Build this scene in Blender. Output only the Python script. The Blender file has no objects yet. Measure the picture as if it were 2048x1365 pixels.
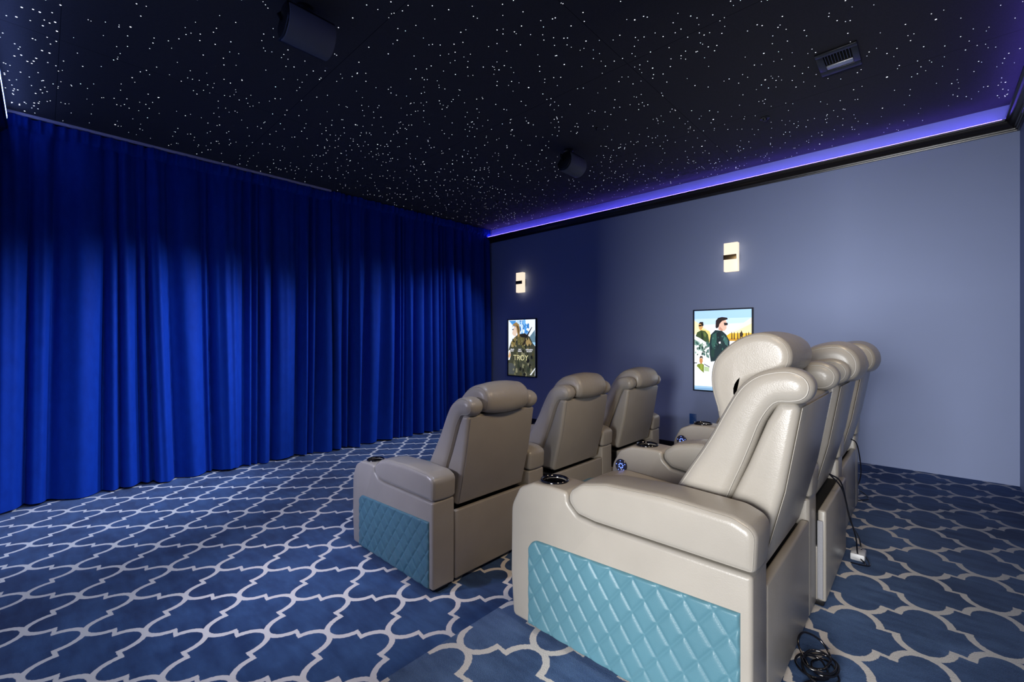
import bpy, bmesh, math, random
from mathutils import Vector, Matrix
R = math.radians
C = bpy.context.scene.collection
S = bpy.context.scene
PI = math.pi

# ------------------------------------------------------------------ helpers
CACHE = {}
def link(o, parent=None):
    C.objects.link(o)
    if parent is not None:
        o.parent = parent
    return o

def shade(me, ang=38):
    if ang is None:
        return
    me.shade_smooth()
    me.set_sharp_from_angle(angle=R(ang))

def mesh_from(bm, name, mat, ang=38):
    me = bpy.data.meshes.new(name)
    bmesh.ops.recalc_face_normals(bm, faces=bm.faces)
    if all(e.is_manifold for e in bm.edges) and bm.calc_volume(signed=True) < 0:
        bmesh.ops.reverse_faces(bm, faces=bm.faces[:])
    bm.to_mesh(me); bm.free()
    for m in (mat if isinstance(mat, (list, tuple)) else [mat]):
        me.materials.append(m)
    shade(me, ang)
    return me

def obj(name, me, parent=None, loc=(0, 0, 0), rot=(0, 0, 0)):
    o = bpy.data.objects.new(name, me)
    o.location = loc; o.rotation_euler = rot
    return link(o, parent)

def tag(o, label, cat, group=None):
    o['label'] = label; o['category'] = cat
    if group: o['group'] = group
    return o

def thing(name, label, cat, loc=(0, 0, 0), rz=0, group=None):
    o = bpy.data.objects.new(name, None)
    o.empty_display_size = .1
    o.location = loc; o.rotation_euler = (0, 0, rz)
    link(o)
    return tag(o, label, cat, group)

def struct(o):
    o['kind'] = 'structure'
    return o

def add_box(bm, a, b, bev=0, seg=2):
    a = Vector(a); b = Vector(b)
    m = Matrix.Translation((a + b) / 2) @ Matrix.Diagonal(((b - a).x, (b - a).y, (b - a).z, 1))
    r = bmesh.ops.create_cube(bm, size=1, matrix=m)
    if bev:
        es = list({e for v in r['verts'] for e in v.link_edges})
        bmesh.ops.bevel(bm, geom=es, offset=bev, segments=seg, affect='EDGES', profile=.5)

def box_mesh(name, mat, a, b, bev=0, seg=2):
    bm = bmesh.new(); add_box(bm, a, b, bev, seg)
    return mesh_from(bm, name, mat)

def fillet(pts, seg=6):
    """pts: (y, z, r) corners of a closed polygon -> rounded outline"""
    out = []
    n = len(pts)
    for i in range(n):
        p = Vector(pts[i][:2]); r = pts[i][2] if len(pts[i]) > 2 else 0
        a = Vector(pts[i - 1][:2]); b = Vector(pts[(i + 1) % n][:2])
        if r <= 0:
            out.append(p); continue
        u = (a - p); w = (b - p)
        lu, lw = u.length, w.length
        u.normalize(); w.normalize()
        c = max(-1, min(1, u.dot(w)))
        th = math.acos(c)
        if th > PI - .02:
            out.append(p); continue
        d = min(r / math.tan(th / 2), lu * .49, lw * .49)
        rr = d * math.tan(th / 2)
        cen = p + (u + w).normalized() * (rr / math.sin(th / 2))
        s = p + u * d; e = p + w * d
        a0 = math.atan2(s.y - cen.y, s.x - cen.x); a1 = math.atan2(e.y - cen.y, e.x - cen.x)
        da = (a1 - a0 + PI) % (2 * PI) - PI
        for k in range(seg + 1):
            t = a0 + da * k / seg
            out.append(Vector((cen.x + rr * math.cos(t), cen.y + rr * math.sin(t))))
    return out

def smooth_closed(pts, sub=5):
    """closed Catmull-Rom through the points"""
    out = []; n = len(pts)
    P = [Vector(p[:2]) for p in pts]
    for i in range(n):
        p0, p1, p2, p3 = P[i - 1], P[i], P[(i + 1) % n], P[(i + 2) % n]
        for k in range(sub):
            t = k / sub
            out.append(.5 * ((2 * p1) + (p2 - p0) * t + (2 * p0 - 5 * p1 + 4 * p2 - p3) * t * t
                             + (3 * p1 - p0 - 3 * p2 + p3) * t ** 3))
    return out

def area2(P):
    return sum(P[i - 1].x * P[i].y - P[i].x * P[i - 1].y for i in range(len(P)))

def untangle(Q):
    """collapse small self-crossing loops of a closed outline to their crossing point"""
    n = len(Q)
    cr = lambda u, v, w: (v.x - u.x) * (w.y - u.y) - (v.y - u.y) * (w.x - u.x)
    for _ in range(6):
        hit = False
        for i in range(n):
            a, b = Q[i], Q[(i + 1) % n]
            if (a - b).length < 1e-6: continue
            for g in range(2, n // 4):
                j = (i + g) % n
                p, q = Q[j], Q[(j + 1) % n]
                if (p - q).length < 1e-6: continue
                s1, s2 = cr(a, b, p), cr(a, b, q); s3, s4 = cr(p, q, a), cr(p, q, b)
                if s1 * s2 < 0 and s3 * s4 < 0:
                    x = p + (q - p) * (s1 / (s1 - s2))
                    for k in range(1, g + 1): Q[(i + k) % n] = x.copy()
                    hit = True; break
        if not hit: break
    return Q

def inset(P, d):
    """offset a closed outline inwards; short edges that would flip are collapsed"""
    Q = [p.copy() for p in P]
    if d == 0:
        return Q
    sg = 1 if area2(P) > 0 else -1
    n = len(Q); steps = max(1, int(math.ceil(abs(d) / .004))); h = d / steps
    for _ in range(steps):
        new = []
        for i in range(n):
            k = 1
            while (Q[i] - Q[i - k]).length < 1e-5 and k < n - 1: k += 1
            l = 1
            while (Q[(i + l) % n] - Q[i]).length < 1e-5 and l < n - 1: l += 1
            a = (Q[i] - Q[i - k]).normalized(); b = (Q[(i + l) % n] - Q[i]).normalized()
            m = Vector((-a.y - b.y, a.x + b.x))
            if m.length < 1e-6: m = Vector((-a.y, a.x))
            m.normalize()
            kk = 1 / max(.6, m.dot(Vector((-a.y, a.x))))
            new.append(Q[i] + m * (h * kk * sg))
        for _p in range(4):
            bad = False
            for i in range(n):
                o = Q[(i + 1) % n] - Q[i]; e = new[(i + 1) % n] - new[i]
                if e.length > 1e-6 and (o.length < 1e-5 or o.dot(e) <= 0):
                    mid = (new[i] + new[(i + 1) % n]) / 2
                    new[i] = mid.copy(); new[(i + 1) % n] = mid.copy(); bad = True
            if not bad: break
        Q = untangle(new)
    return Q

def ext(bm, P, x0, x1, r=.02, seg=5, mid=0, crown=0, r1=None):
    """outline P in (y, z) extruded along x with rounded rims"""
    if r1 is None: r1 = r
    rings = []
    for k in range(seg + 1):
        a = PI / 2 * k / seg
        rings.append((x0 + r * (1 - math.sin(a)), r * (1 - math.cos(a))) if 0 else (x0 + r * (1 - math.cos(a)), r * (1 - math.sin(a))))
    for k in range(1, mid + 1):
        t = k / (mid + 1)
        rings.append((x0 + r + (x1 - r1 - x0 - r) * t, -crown * math.sin(PI * t)))
    for k in range(seg, -1, -1):
        a = PI / 2 * k / seg
        rings.append((x1 - r1 * (1 - math.cos(a)), r1 * (1 - math.sin(a))))
    vs = []
    for x, d in rings:
        vs.append([bm.verts.new((x, p.x, p.y)) for p in inset(P, d)])
    n = len(P)
    for i in range(len(vs) - 1):
        for j in range(n):
            bm.faces.new((vs[i][j], vs[i][(j + 1) % n], vs[i + 1][(j + 1) % n], vs[i + 1][j]))
    for ring in (vs[0], vs[-1][::-1]):
        keep = [v for k, v in enumerate(ring) if (v.co - ring[k - 1].co).length > 2e-5]
        f = bm.faces.new(keep)
        bmesh.ops.triangulate(bm, faces=[f], ngon_method='EAR_CLIP')
    bmesh.ops.remove_doubles(bm, verts=[v for r_ in vs for v in r_], dist=2e-5)

def ext_mesh(name, mat, P, x0, x1, r=.02, seg=5, mid=0, crown=0, ang=38):
    bm = bmesh.new(); ext(bm, P, x0, x1, r, seg, mid, crown)
    return mesh_from(bm, name, mat, ang)

def tube(bm, pts, r, seg=8, closed=False):
    P = [Vector(p) for p in pts]; n = len(P); rings = []
    t0 = (P[1] - P[0]).normalized()
    up = Vector((0, 0, 1)) if abs(t0.z) < .9 else Vector((1, 0, 0))
    nv = (up - t0 * up.dot(t0)).normalized()
    for i in range(n):
        if closed: t = (P[(i + 1) % n] - P[i - 1])
        else: t = (P[min(n - 1, i + 1)] - P[max(0, i - 1)])
        t.normalize()
        nv = (nv - t * nv.dot(t))
        if nv.length < 1e-6: nv = t.orthogonal()
        nv.normalize(); bv = t.cross(nv)
        rings.append([bm.verts.new(P[i] + (nv * math.cos(2 * PI * k / seg) + bv * math.sin(2 * PI * k / seg)) * r) for k in range(seg)])
    for i in range(n if closed else n - 1):
        A = rings[i]; B = rings[(i + 1) % n]
        for k in range(seg):
            bm.faces.new((A[k], A[(k + 1) % seg], B[(k + 1) % seg], B[k]))
    if not closed:
        bm.faces.new(rings[0][::-1]); bm.faces.new(rings[-1])

def spline(pts, sub=8):
    P = [Vector(p) for p in pts]
    P = [P[0] * 2 - P[1]] + P + [P[-1] * 2 - P[-2]]
    out = []
    for i in range(1, len(P) - 2):
        p0, p1, p2, p3 = P[i - 1:i + 3]
        for k in range(sub):
            t = k / sub
            out.append(.5 * ((2 * p1) + (p2 - p0) * t + (2 * p0 - 5 * p1 + 4 * p2 - p3) * t * t + (3 * p1 - p0 - 3 * p2 + p3) * t ** 3))
    out.append(P[-2])
    return out

def lathe(bm, prof, seg=32, loc=(0, 0, 0), cap=True):
    """prof: (r, z) list"""
    L = Vector(loc); rings = []
    for r, z in prof:
        if r < 1e-6:
            rings.append([bm.verts.new(L + Vector((0, 0, z)))])
        else:
            rings.append([bm.verts.new(L + Vector((r * math.cos(2 * PI * k / seg), r * math.sin(2 * PI * k / seg), z))) for k in range(seg)])
    for A, B in zip(rings, rings[1:]):
        for k in range(seg):
            k2 = (k + 1) % seg
            if len(A) == 1 and len(B) == 1: continue
            if len(A) == 1: bm.faces.new((A[0], B[k2], B[k]))
            elif len(B) == 1: bm.faces.new((A[k], A[k2], B[0]))
            else: bm.faces.new((A[k], A[k2], B[k2], B[k]))

def cached(key, fn):
    if key not in CACHE: CACHE[key] = fn()
    return CACHE[key]

# ------------------------------------------------------------------ materials
def new_mat(name):
    m = bpy.data.materials.new(name); m.use_nodes = True
    nt = m.node_tree
    return m, nt, nt.nodes['Principled BSDF']

class N:
    """tiny node-math helper"""
    def __init__(s, nt): s.nt = nt
    def node(s, t, **k):
        n = s.nt.nodes.new(t)
        for a, b in k.items(): setattr(n, a, b)
        return n
    def put(s, sock, v):
        if isinstance(v, bpy.types.NodeSocket): s.nt.links.new(v, sock)
        else: sock.default_value = v
    def m(s, op, a, b=None, c=None):
        n = s.node('ShaderNodeMath', operation=op)
        s.put(n.inputs[0], a)
        if b is not None: s.put(n.inputs[1], b)
        if c is not None: s.put(n.inputs[2], c)
        return n.outputs[0]
    def noise(s, vec, scale, detail=3, rough=.5):
        n = s.node('ShaderNodeTexNoise')
        if vec is not None: s.put(n.inputs['Vector'], vec)
        n.inputs['Scale'].default_value = scale; n.inputs['Detail'].default_value = detail; n.inputs['Roughness'].default_value = rough
        return n.outputs['Fac']
    def pos(s):
        return s.node('ShaderNodeNewGeometry').outputs['Position']
    def objc(s):
        return s.node('ShaderNodeTexCoord').outputs['Object']
    def mix(s, f, a, b):
        n = s.node('ShaderNodeMix', data_type='RGBA')
        s.put(n.inputs[0], f)
        for i, v in ((6, a), (7, b)):
            if isinstance(v, bpy.types.NodeSocket): s.nt.links.new(v, n.inputs[i])
            else: n.inputs[i].default_value = (*v, 1)
        return n.outputs[2]
    def bump(s, h, strength=.3, dist=.01, normal=None):
        n = s.node('ShaderNodeBump')
        n.inputs['Strength'].default_value = strength; n.inputs['Distance'].default_value = dist
        s.put(n.inputs['Height'], h)
        if normal is not None: s.put(n.inputs['Normal'], normal)
        return n.outputs['Normal']
    def maprange(s, v, a, b, c, d):
        n = s.node('ShaderNodeMapRange')
        s.put(n.inputs[0], v)
        for i, x in enumerate((a, b, c, d)): n.inputs[i + 1].default_value = x
        return n.outputs[0]

def plain(name, col, rough=.5, metal=0, spec=.5, bump=None, sheen=0):
    m, nt, b = new_mat(name)
    b.inputs['Base Color'].default_value = (*col, 1)
    b.inputs['Roughness'].default_value = rough
    b.inputs['Metallic'].default_value = metal
    b.inputs['Specular IOR Level'].default_value = spec
    if sheen:
        b.inputs['Sheen Weight'].default_value = sheen
    if bump:
        n = N(nt)
        nt.links.new(n.bump(n.noise(n.objc(), bump[0], 3), bump[1], bump[2]), b.inputs['Normal'])
    return m

def emit(name, col, k, sample=True):
    m, nt, b = new_mat(name)
    b.inputs['Base Color'].default_value = (*[min(1, c) * .5 for c in col], 1)
    b.inputs['Roughness'].default_value = .4
    b.inputs['Emission Color'].default_value = (*col, 1)
    b.inputs['Emission Strength'].default_value = k
    if not sample: m.cycles.emission_sampling = 'NONE'
    return m

def leather(name, col, rough=.32, gather=0):
    m, nt, b = new_mat(name); n = N(nt)
    oc = n.objc()
    f = n.noise(oc, 5, 3)
    nt.links.new(n.mix(f, [c * .88 for c in col], [min(1, c * 1.1) for c in col]), b.inputs['Base Color'])
    grain = n.node('ShaderNodeTexVoronoi'); n.put(grain.inputs['Vector'], oc); grain.inputs['Scale'].default_value = 260
    b1 = n.bump(grain.outputs['Distance'], .12, .0015)
    st = n.node('ShaderNodeMapping'); st.inputs['Scale'].default_value = (9, 6, 9)
    n.put(st.inputs['Vector'], oc)
    wr = n.noise(st.outputs[0], 1.6, 4, .6)
    b2 = n.bump(wr, .10, .006, b1)
    if gather:
        gm = n.node('ShaderNodeMapping'); gm.inputs['Scale'].default_value = (26, 3.2, 3.2); n.put(gm.inputs['Vector'], oc)
        b2 = n.bump(n.noise(gm.outputs[0], 1.5, 3, .6), gather, .006, b2)
    nt.links.new(b2, b.inputs['Normal'])
    b.inputs['Roughness'].default_value = rough
    b.inputs['Specular IOR Level'].default_value = .45
    return m

def carpet_mat(name, u0, v0, pu, pv, b0=(.020, .052, .165), b1=(.066, .132, .315)):
    """trellis carpet: cream S-curved lines with stepped middles on a blue pile.  u = world Y, v = world X"""
    m, nt, b = new_mat(name); n = N(nt)
    pos = n.pos()
    wob = n.node('ShaderNodeTexNoise'); n.put(wob.inputs['Vector'], pos); wob.inputs['Scale'].default_value = 90; wob.inputs['Detail'].default_value = 2
    wv = n.node('ShaderNodeVectorMath', operation='SUBTRACT'); n.put(wv.inputs[0], wob.outputs['Color']); wv.inputs[1].default_value = (.5, .5, .5)
    ws = n.node('ShaderNodeVectorMath', operation='SCALE'); n.put(ws.inputs[0], wv.outputs[0]); ws.inputs['Scale'].default_value = .007
    wa = n.node('ShaderNodeVectorMath', operation='ADD'); n.put(wa.inputs[0], pos); n.put(wa.inputs[1], ws.outputs[0])
    sp = n.node('ShaderNodeSeparateXYZ'); n.put(sp.inputs[0], wa.outputs[0])
    hu, hv = pu / 2, pv / 2
    def fold(c, o, p):
        a = n.m('SUBTRACT', c, o)
        a = n.m('DIVIDE', a, p)
        a = n.m('SUBTRACT', a, n.m('ROUND', a))
        return n.m('MULTIPLY', n.m('ABSOLUTE', a), p)
    x = fold(sp.outputs['Y'], u0, pu)      # 0..hu
    y = fold(sp.outputs['X'], v0, pv)      # 0..hv
    step = .046; over = .011
    ru = hu / 2 - step / 2; c = hv / 2 + over
    half = .0130
    def arc(x, y):
        ex = n.m('DIVIDE', x, ru); ey = n.m('DIVIDE', n.m('SUBTRACT', y, c), c)
        g = n.m('SQRT', n.m('ADD', n.m('MULTIPLY', ex, ex), n.m('MULTIPLY', ey, ey)))
        # first-order distance to the ellipse
        gx = n.m('DIVIDE', ex, ru); gy = n.m('DIVIDE', ey, c)
        gl = n.m('MAXIMUM', n.m('SQRT', n.m('ADD', n.m('MULTIPLY', gx, gx), n.m('MULTIPLY', gy, gy))), .5)
        d = n.m('DIVIDE', n.m('MULTIPLY', n.m('ABSOLUTE', n.m('SUBTRACT', g, 1)), g), gl)
        return n.m('ADD', d, n.m('MULTIPLY', n.m('GREATER_THAN', y, c), 1))
    d1 = arc(x, y)
    d2 = arc(n.m('SUBTRACT', hu, x), n.m('SUBTRACT', hv, y))
    ax, ay, bx, by = ru - half, c - half * .55, hu - ru + half, hv - c + half * .55
    dx, dy = bx - ax, by - ay; LL = dx * dx + dy * dy
    t = n.m('DIVIDE', n.m('ADD', n.m('MULTIPLY', n.m('SUBTRACT', x, ax), dx), n.m('MULTIPLY', n.m('SUBTRACT', y, ay), dy)), LL)
    out = n.m('ADD', n.m('LESS_THAN', t, 0), n.m('GREATER_THAN', t, 1))
    qx = n.m('SUBTRACT', x, n.m('ADD', n.m('MULTIPLY', t, dx), ax)); qy = n.m('SUBTRACT', y, n.m('ADD', n.m('MULTIPLY', t, dy), ay))
    d3 = n.m('ADD', n.m('ADD', n.m('SQRT', n.m('ADD', n.m('MULTIPLY', qx, qx), n.m('MULTIPLY', qy, qy))), half * .35), out)
    d = n.m('MINIMUM', n.m('MINIMUM', d1, d2), d3)
    line = n.maprange(d, half - .0012, half + .0012, 1, 0)
    big = n.noise(pos, 2.6, 4, .6)
    st = n.node('ShaderNodeMapping'); st.inputs['Rotation'].default_value = (0, 0, R(35)); st.inputs['Scale'].default_value = (14, 3.5, 1); n.put(st.inputs['Vector'], pos)
    stroke = n.noise(st.outputs[0], 1.3, 4, .6)
    fine = n.noise(pos, 420, 2)
    f = n.m('ADD', n.m('ADD', n.m('MULTIPLY', big, .45), n.m('MULTIPLY', stroke, .3)), n.m('MULTIPLY', fine, .25))
    f = n.maprange(f, .41, .60, 0, 1)
    blue = n.mix(f, b0, b1)
    cream = n.mix(fine, (.68, .645, .60), (.84, .80, .75))
    nt.links.new(n.mix(line, blue, cream), b.inputs['Base Color'])
    b.inputs['Roughness'].default_value = .95
    b.inputs['Specular IOR Level'].default_value = .1
    b.inputs['Sheen Weight'].default_value = .15
    nt.links.new(n.bump(n.m('ADD', fine, n.m('MULTIPLY', stroke, .8)), .5, .006), b.inputs['Normal'])
    return m

def velvet(name):
    m, nt, b = new_mat(name); n = N(nt)
    oc = n.objc()
    st = n.node('ShaderNodeMapping'); st.inputs['Scale'].default_value = (6, 6, 2.5); n.put(st.inputs['Vector'], oc)
    crush = n.noise(st.outputs[0], 3.5, 5, .65)
    fine = n.noise(oc, 260, 2)
    f = n.m('ADD', n.m('MULTIPLY', crush, .7), n.m('MULTIPLY', fine, .3))
    nt.links.new(n.mix(n.maprange(f, .3, .7, 0, 1), (.0014, .030, .27), (.0026, .044, .37)), b.inputs['Base Color'])
    b.inputs['Roughness'].default_value = .7
    b.inputs['Specular IOR Level'].default_value = .15
    b.inputs['Sheen Weight'].default_value = .30
    b.inputs['Sheen Roughness'].default_value = .3
    b.inputs['Sheen Tint'].default_value = (.16, .24, 1, 1)
    nt.links.new(n.bump(f, .22, .006), b.inputs['Normal'])
    return m

def wall_mat(name, col):
    m, nt, b = new_mat(name); n = N(nt)
    f = n.noise(n.pos(), 1.5, 3)
    nt.links.new(n.mix(f, [c * .96 for c in col], [c * 1.04 for c in col]), b.inputs['Base Color'])
    b.inputs['Roughness'].default_value = .62
    b.inputs['Specular IOR Level'].default_value = .3
    nt.links.new(n.bump(n.noise(n.pos(), 350, 2), .08, .001), b.inputs['Normal'])
    return m

def ceiling_mat(name):
    m, nt, b = new_mat(name); n = N(nt)
    pos = n.pos()
    sp = n.node('ShaderNodeSeparateXYZ'); n.put(sp.inputs[0], pos)
    fib = n.noise(pos, 160, 3, .7)
    d = None
    for ax, c in (('X', .07), ('X', 1.365), ('X', 2.684), ('X', 4.0), ('Y', 1.463), ('Y', 3.9)):
        k = n.m('ABSOLUTE', n.m('SUBTRACT', sp.outputs[ax], c))
        d = k if d is None else n.m('MINIMUM', d, k)
    seam = n.maprange(d, .001, .0022, 1, 0)
    base = n.mix(fib, (.046, .044, .047), (.088, .085, .088))
    nt.links.new(n.mix(seam, base, (.012, .012, .013)), b.inputs['Base Color'])
    b.inputs['Roughness'].default_value = .85
    b.inputs['Specular IOR Level'].default_value = .2
    nt.links.new(n.bump(fib, .25, .002), b.inputs['Normal'])
    return m

M = {}
M['leather'] = leather('taupe_leather', (.35, .322, .278))
M['leather_soft'] = leather('gathered_leather', (.34, .31, .265), .33, .30)
M['teal'] = leather('teal_leather', (.085, .205, .255), .40)
M['piping'] = plain('piping_leather', (.37, .345, .30), .45)
M['felt'] = plain('grey_felt', (.30, .30, .32), .95, spec=.1, bump=(160, .5, .004))
M['black'] = plain('black_plastic', (.006, .006, .007), .35)
M['gloss'] = plain('black_gloss', (.004, .004, .006), .08, spec=.8)
M['chrome'] = plain('dark_chrome', (.10, .10, .13), .22, metal=1)
M['void'] = plain('cavity_shade', (.004, .004, .004), .9)  # near-black colour painting the shade inside gaps and openings
M['wall'] = wall_mat('blue_grey_paint', (.27, .322, .50))
M['wall_dark'] = wall_mat('navy_paint', (.05, .06, .11))
M['ceil'] = ceiling_mat('star_panel')
M['crown'] = plain('espresso_lacquer', (.014, .011, .010), .3, spec=.55)
M['grille'] = plain('speaker_grille', (.13, .135, .15), .6, bump=(900, .4, .001))
M['velvet'] = velvet('blue_velvet')
M['white'] = plain('white_plastic', (.6, .6, .6), .4)
M['bronze'] = plain('dark_bronze', (.20, .125, .05), .38, metal=.85)
M['frame'] = plain('black_frame', (.008, .009, .014), .3)
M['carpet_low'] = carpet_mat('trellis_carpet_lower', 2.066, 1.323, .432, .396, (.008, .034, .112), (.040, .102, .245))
M['carpet_up_lit'] = carpet_mat('trellis_carpet_platform_lit', .007, 2.56, .415, .372, (.024, .064, .170), (.090, .172, .355))  # blues raised over the lower floor's copy in place of stronger light
M['outlet'] = plain('blue_plate', (.02, .08, .28), .4)
M['alu'] = plain('brushed_aluminium', (.55, .55, .56), .35, metal=.9)
M['star'] = emit('star_light_glow', (.86, .9, 1), 2.1, False)
M['led'] = emit('blue_led_strip', (.17, .11, 1), 26)
M['led_left'] = emit('cool_led_strip', (.22, .34, 1), 13)
M['sconce'] = emit('warm_glass', (1, .84, .64), 1.02)
M['dots'] = emit('blue_indicator', (.15, .25, 1), 2.5, False)
M['ring'] = plain('button_ring', (.02, .022, .05), .25, spec=.7)

# ------------------------------------------------------------------ room shell
ZC = 3.247          # star ceiling
XL, XR = -.28, 5.22 # left and right walls
YB, YF = -.53, 5.62 # back wall, front wall behind the curtain
PZ, PY = .247, 1.341  # seating platform height and front edge
T = .12

struct(obj('floor', box_mesh('floor', M['carpet_low'], (XL - T, YB - T, -.1), (XR + T, YF + T, 0))))
struct(obj('floor_platform', box_mesh('floor_platform', M['carpet_up_lit'], (XL, YB, .0), (XR, PY, PZ), .006, 2)))
struct(obj('wall_right', box_mesh('wall_right', M['wall'], (XR, YB - T, 0), (XR + T, YF + T, ZC + .1))))
struct(obj('wall_back', box_mesh('wall_back', M['wall'], (XL - T, YB - T, 0), (XR, YB, ZC + .1))))
struct(obj('wall_front', box_mesh('wall_front', M['wall_dark'], (XL - T, YF, 0), (XR, YF + T, ZC + .1))))
# left wall with an assumed doorway beside the back row, added for light
DY0, DY1, DZ = -.44, .97, 2.36
bm = bmesh.new()
add_box(bm, (XL - T, YB, 0), (XL, DY0, ZC + .1))
add_box(bm, (XL - T, DY1, 0), (XL, YF, ZC + .1))
add_box(bm, (XL - T, DY0, DZ), (XL, DY1, ZC + .1))
add_box(bm, (XL - T, DY0, 0), (XL, DY1, PZ))
struct(obj('wall_left', mesh_from(bm, 'wall_left', M['wall'])))
ceil = struct(obj('ceiling', box_mesh('ceiling', M['ceil'], (XL - T, YB - T, ZC), (XR + T, YF + T, ZC + .1))))
struct(obj('dark_strip_right', box_mesh('dark_strip_right', M['frame'], (XR - .018, PY, 0), (XR, 5.2, .16), .004)))  # black strip along the foot of the right wall, lower floor only

# crown mouldings: profile (distance from wall, height)
CP = [(0, 3.025), (.016, 3.025), (.018, 3.033), (.026, 3.036), (.028, 3.046), (.036, 3.049), (.042, 3.058),
      (.056, 3.066), (.068, 3.080), (.074, 3.094), (.086, 3.097), (.088, 3.112), (.074, 3.116), (.05, 3.112), (0, 3.112)]
def crown(name, p0, p1, wall_dir, miter0, miter1):
    """wall_dir: unit vector from the wall into the room; mitred ends lengthen or shorten with the projection"""
    bm = bmesh.new()
    a = Vector(p0); b = Vector(p1); d = (b - a).normalized(); w = Vector(wall_dir)
    A = [bm.verts.new((a + w * p + d * (p * miter0)).to_tuple()[:2] + (z,)) for p, z in CP]
    B = [bm.verts.new((b + w * p - d * (p * miter1)).to_tuple()[:2] + (z,)) for p, z in CP]
    n = len(CP)
    for i in range(n):
        bm.faces.new((A[i], A[(i + 1) % n], B[(i + 1) % n], B[i]))
    bm.faces.new(A); bm.faces.new(B[::-1])
    return struct(obj(name, mesh_from(bm, name, M['crown'], 30)))
crown('trim_1', (XR, YB, 0), (XR, 5.52, 0), (-1, 0, 0), 1, 0)
crown('trim_2', (XL, YB, 0), (XR, YB, 0), (0, 1, 0), 1, 1)
crown('trim_3', (XL, YB, 0), (XL, 5.40, 0), (1, 0, 0), 1, 0)
# light strips lying on the ledges of the crown
def led(label, a, b, mat):
    o = obj('led_strip', box_mesh('led_strip', mat, a, b))
    return tag(o, label, 'led strip', 'cove light strips')
led('blue light strip along the crown ledge above the two posters', (XR - .070, YB + .10, 3.1155), (XR - .058, 5.42, 3.1195), M['led'])
led('violet blue light strip on the crown ledge over the back wall', (XL + .10, YB + .058, 3.1155), (XR - .10, YB + .070, 3.1195), M['led'])
led('whitish blue light strip on the short stretch of cove left of the curtain', (XL + .079, YB + .10, 3.146), (XL + .086, 5.30, 3.164), M['led_left'])

struct(obj('trim_5', box_mesh('trim_5', M['wall'], (XL, YB + .09, 3.112), (XL + .079, 5.40, ZC))))
# lining of the assumed, unseen doorway
bm = bmesh.new()
for y0, y1 in ((DY0 - .07, DY0), (DY1, DY1 + .07)):
    add_box(bm, (XL - T - .01, y0, PZ), (XL + .015, y1, DZ + .07), .003)
add_box(bm, (XL - T - .01, DY0, DZ), (XL + .015, DY1, DZ + .07), .003)
struct(obj('assumed_door_trim', mesh_from(bm, 'assumed_door_trim', M['crown'])))

# ------------------------------------------------------------------ stars
random.seed(11)
def in_keepout(x, y):
    return (3.44 < x < 3.78 and .29 < y < .56) or (.82 < x < 1.2 and 2.3 < y < 2.6) or (3.3 < x < 3.7 and 2.3 < y < 2.65)
stars = []
def add_star(x, y):
    if XL + .03 < x < XR - .03 and YB + .05 < y < 5.36 and not in_keepout(x, y):
        r = random.choice((.0029, .0033, .0037, .0042))
        if random.random() < .04: r *= 1.6
        if x < .07: r *= 1.5
        stars.append((r, x, y))
for _ in range(2150):
    add_star(random.uniform(XL, XR), random.uniform(YB, 5.4))
for _ in range(60):
    cx, cy = random.uniform(XL, XR), random.uniform(YB, 5.4)
    for _k in range(random.randint(4, 13)):
        add_star(random.gauss(cx, .26), random.gauss(cy, .26))
for _ in range(90):
    add_star(random.uniform(XL, .07), random.uniform(2.0, 5.36))
stars.sort(reverse=True)
def star_geo(bm, r, loc):
    x, y = loc
    c = bm.verts.new((x, y, ZC - r * .45))
    ring = [bm.verts.new((x + r * math.cos(PI / 3 * k), y + r * math.sin(PI / 3 * k), ZC + .0005)) for k in range(6)]
    for k in range(6):
        bm.faces.new((c, ring[(k + 1) % 6], ring[k]))
def star_visible(s):
    r, x, y = s
    D = .7285 * x + .685 * y; lat = .685 * x - .7285 * y
    return D > .3 and abs(lat / D) < 1.15 and (ZC - 1.4) / D < .76
big = sorted([s for s in stars if star_visible(s)], key=lambda s: -s[0] / (.7285 * s[1] + .685 * s[2]))[:100]
bigset = set(big)
for r, x, y in big:
    bm = bmesh.new(); star_geo(bm, r, (0, 0))
    for v in bm.verts: v.co.z -= ZC
    o = obj('star_light', mesh_from(bm, 'star_light', M['star'], None), ceil, (x, y, ZC))
bm = bmesh.new()
for s in stars:
    if s not in bigset: star_geo(bm, s[0], s[1:])
o = obj('star_lights', mesh_from(bm, 'star_lights', M['star'], None), ceil)
o['kind'] = 'stuff'

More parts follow.
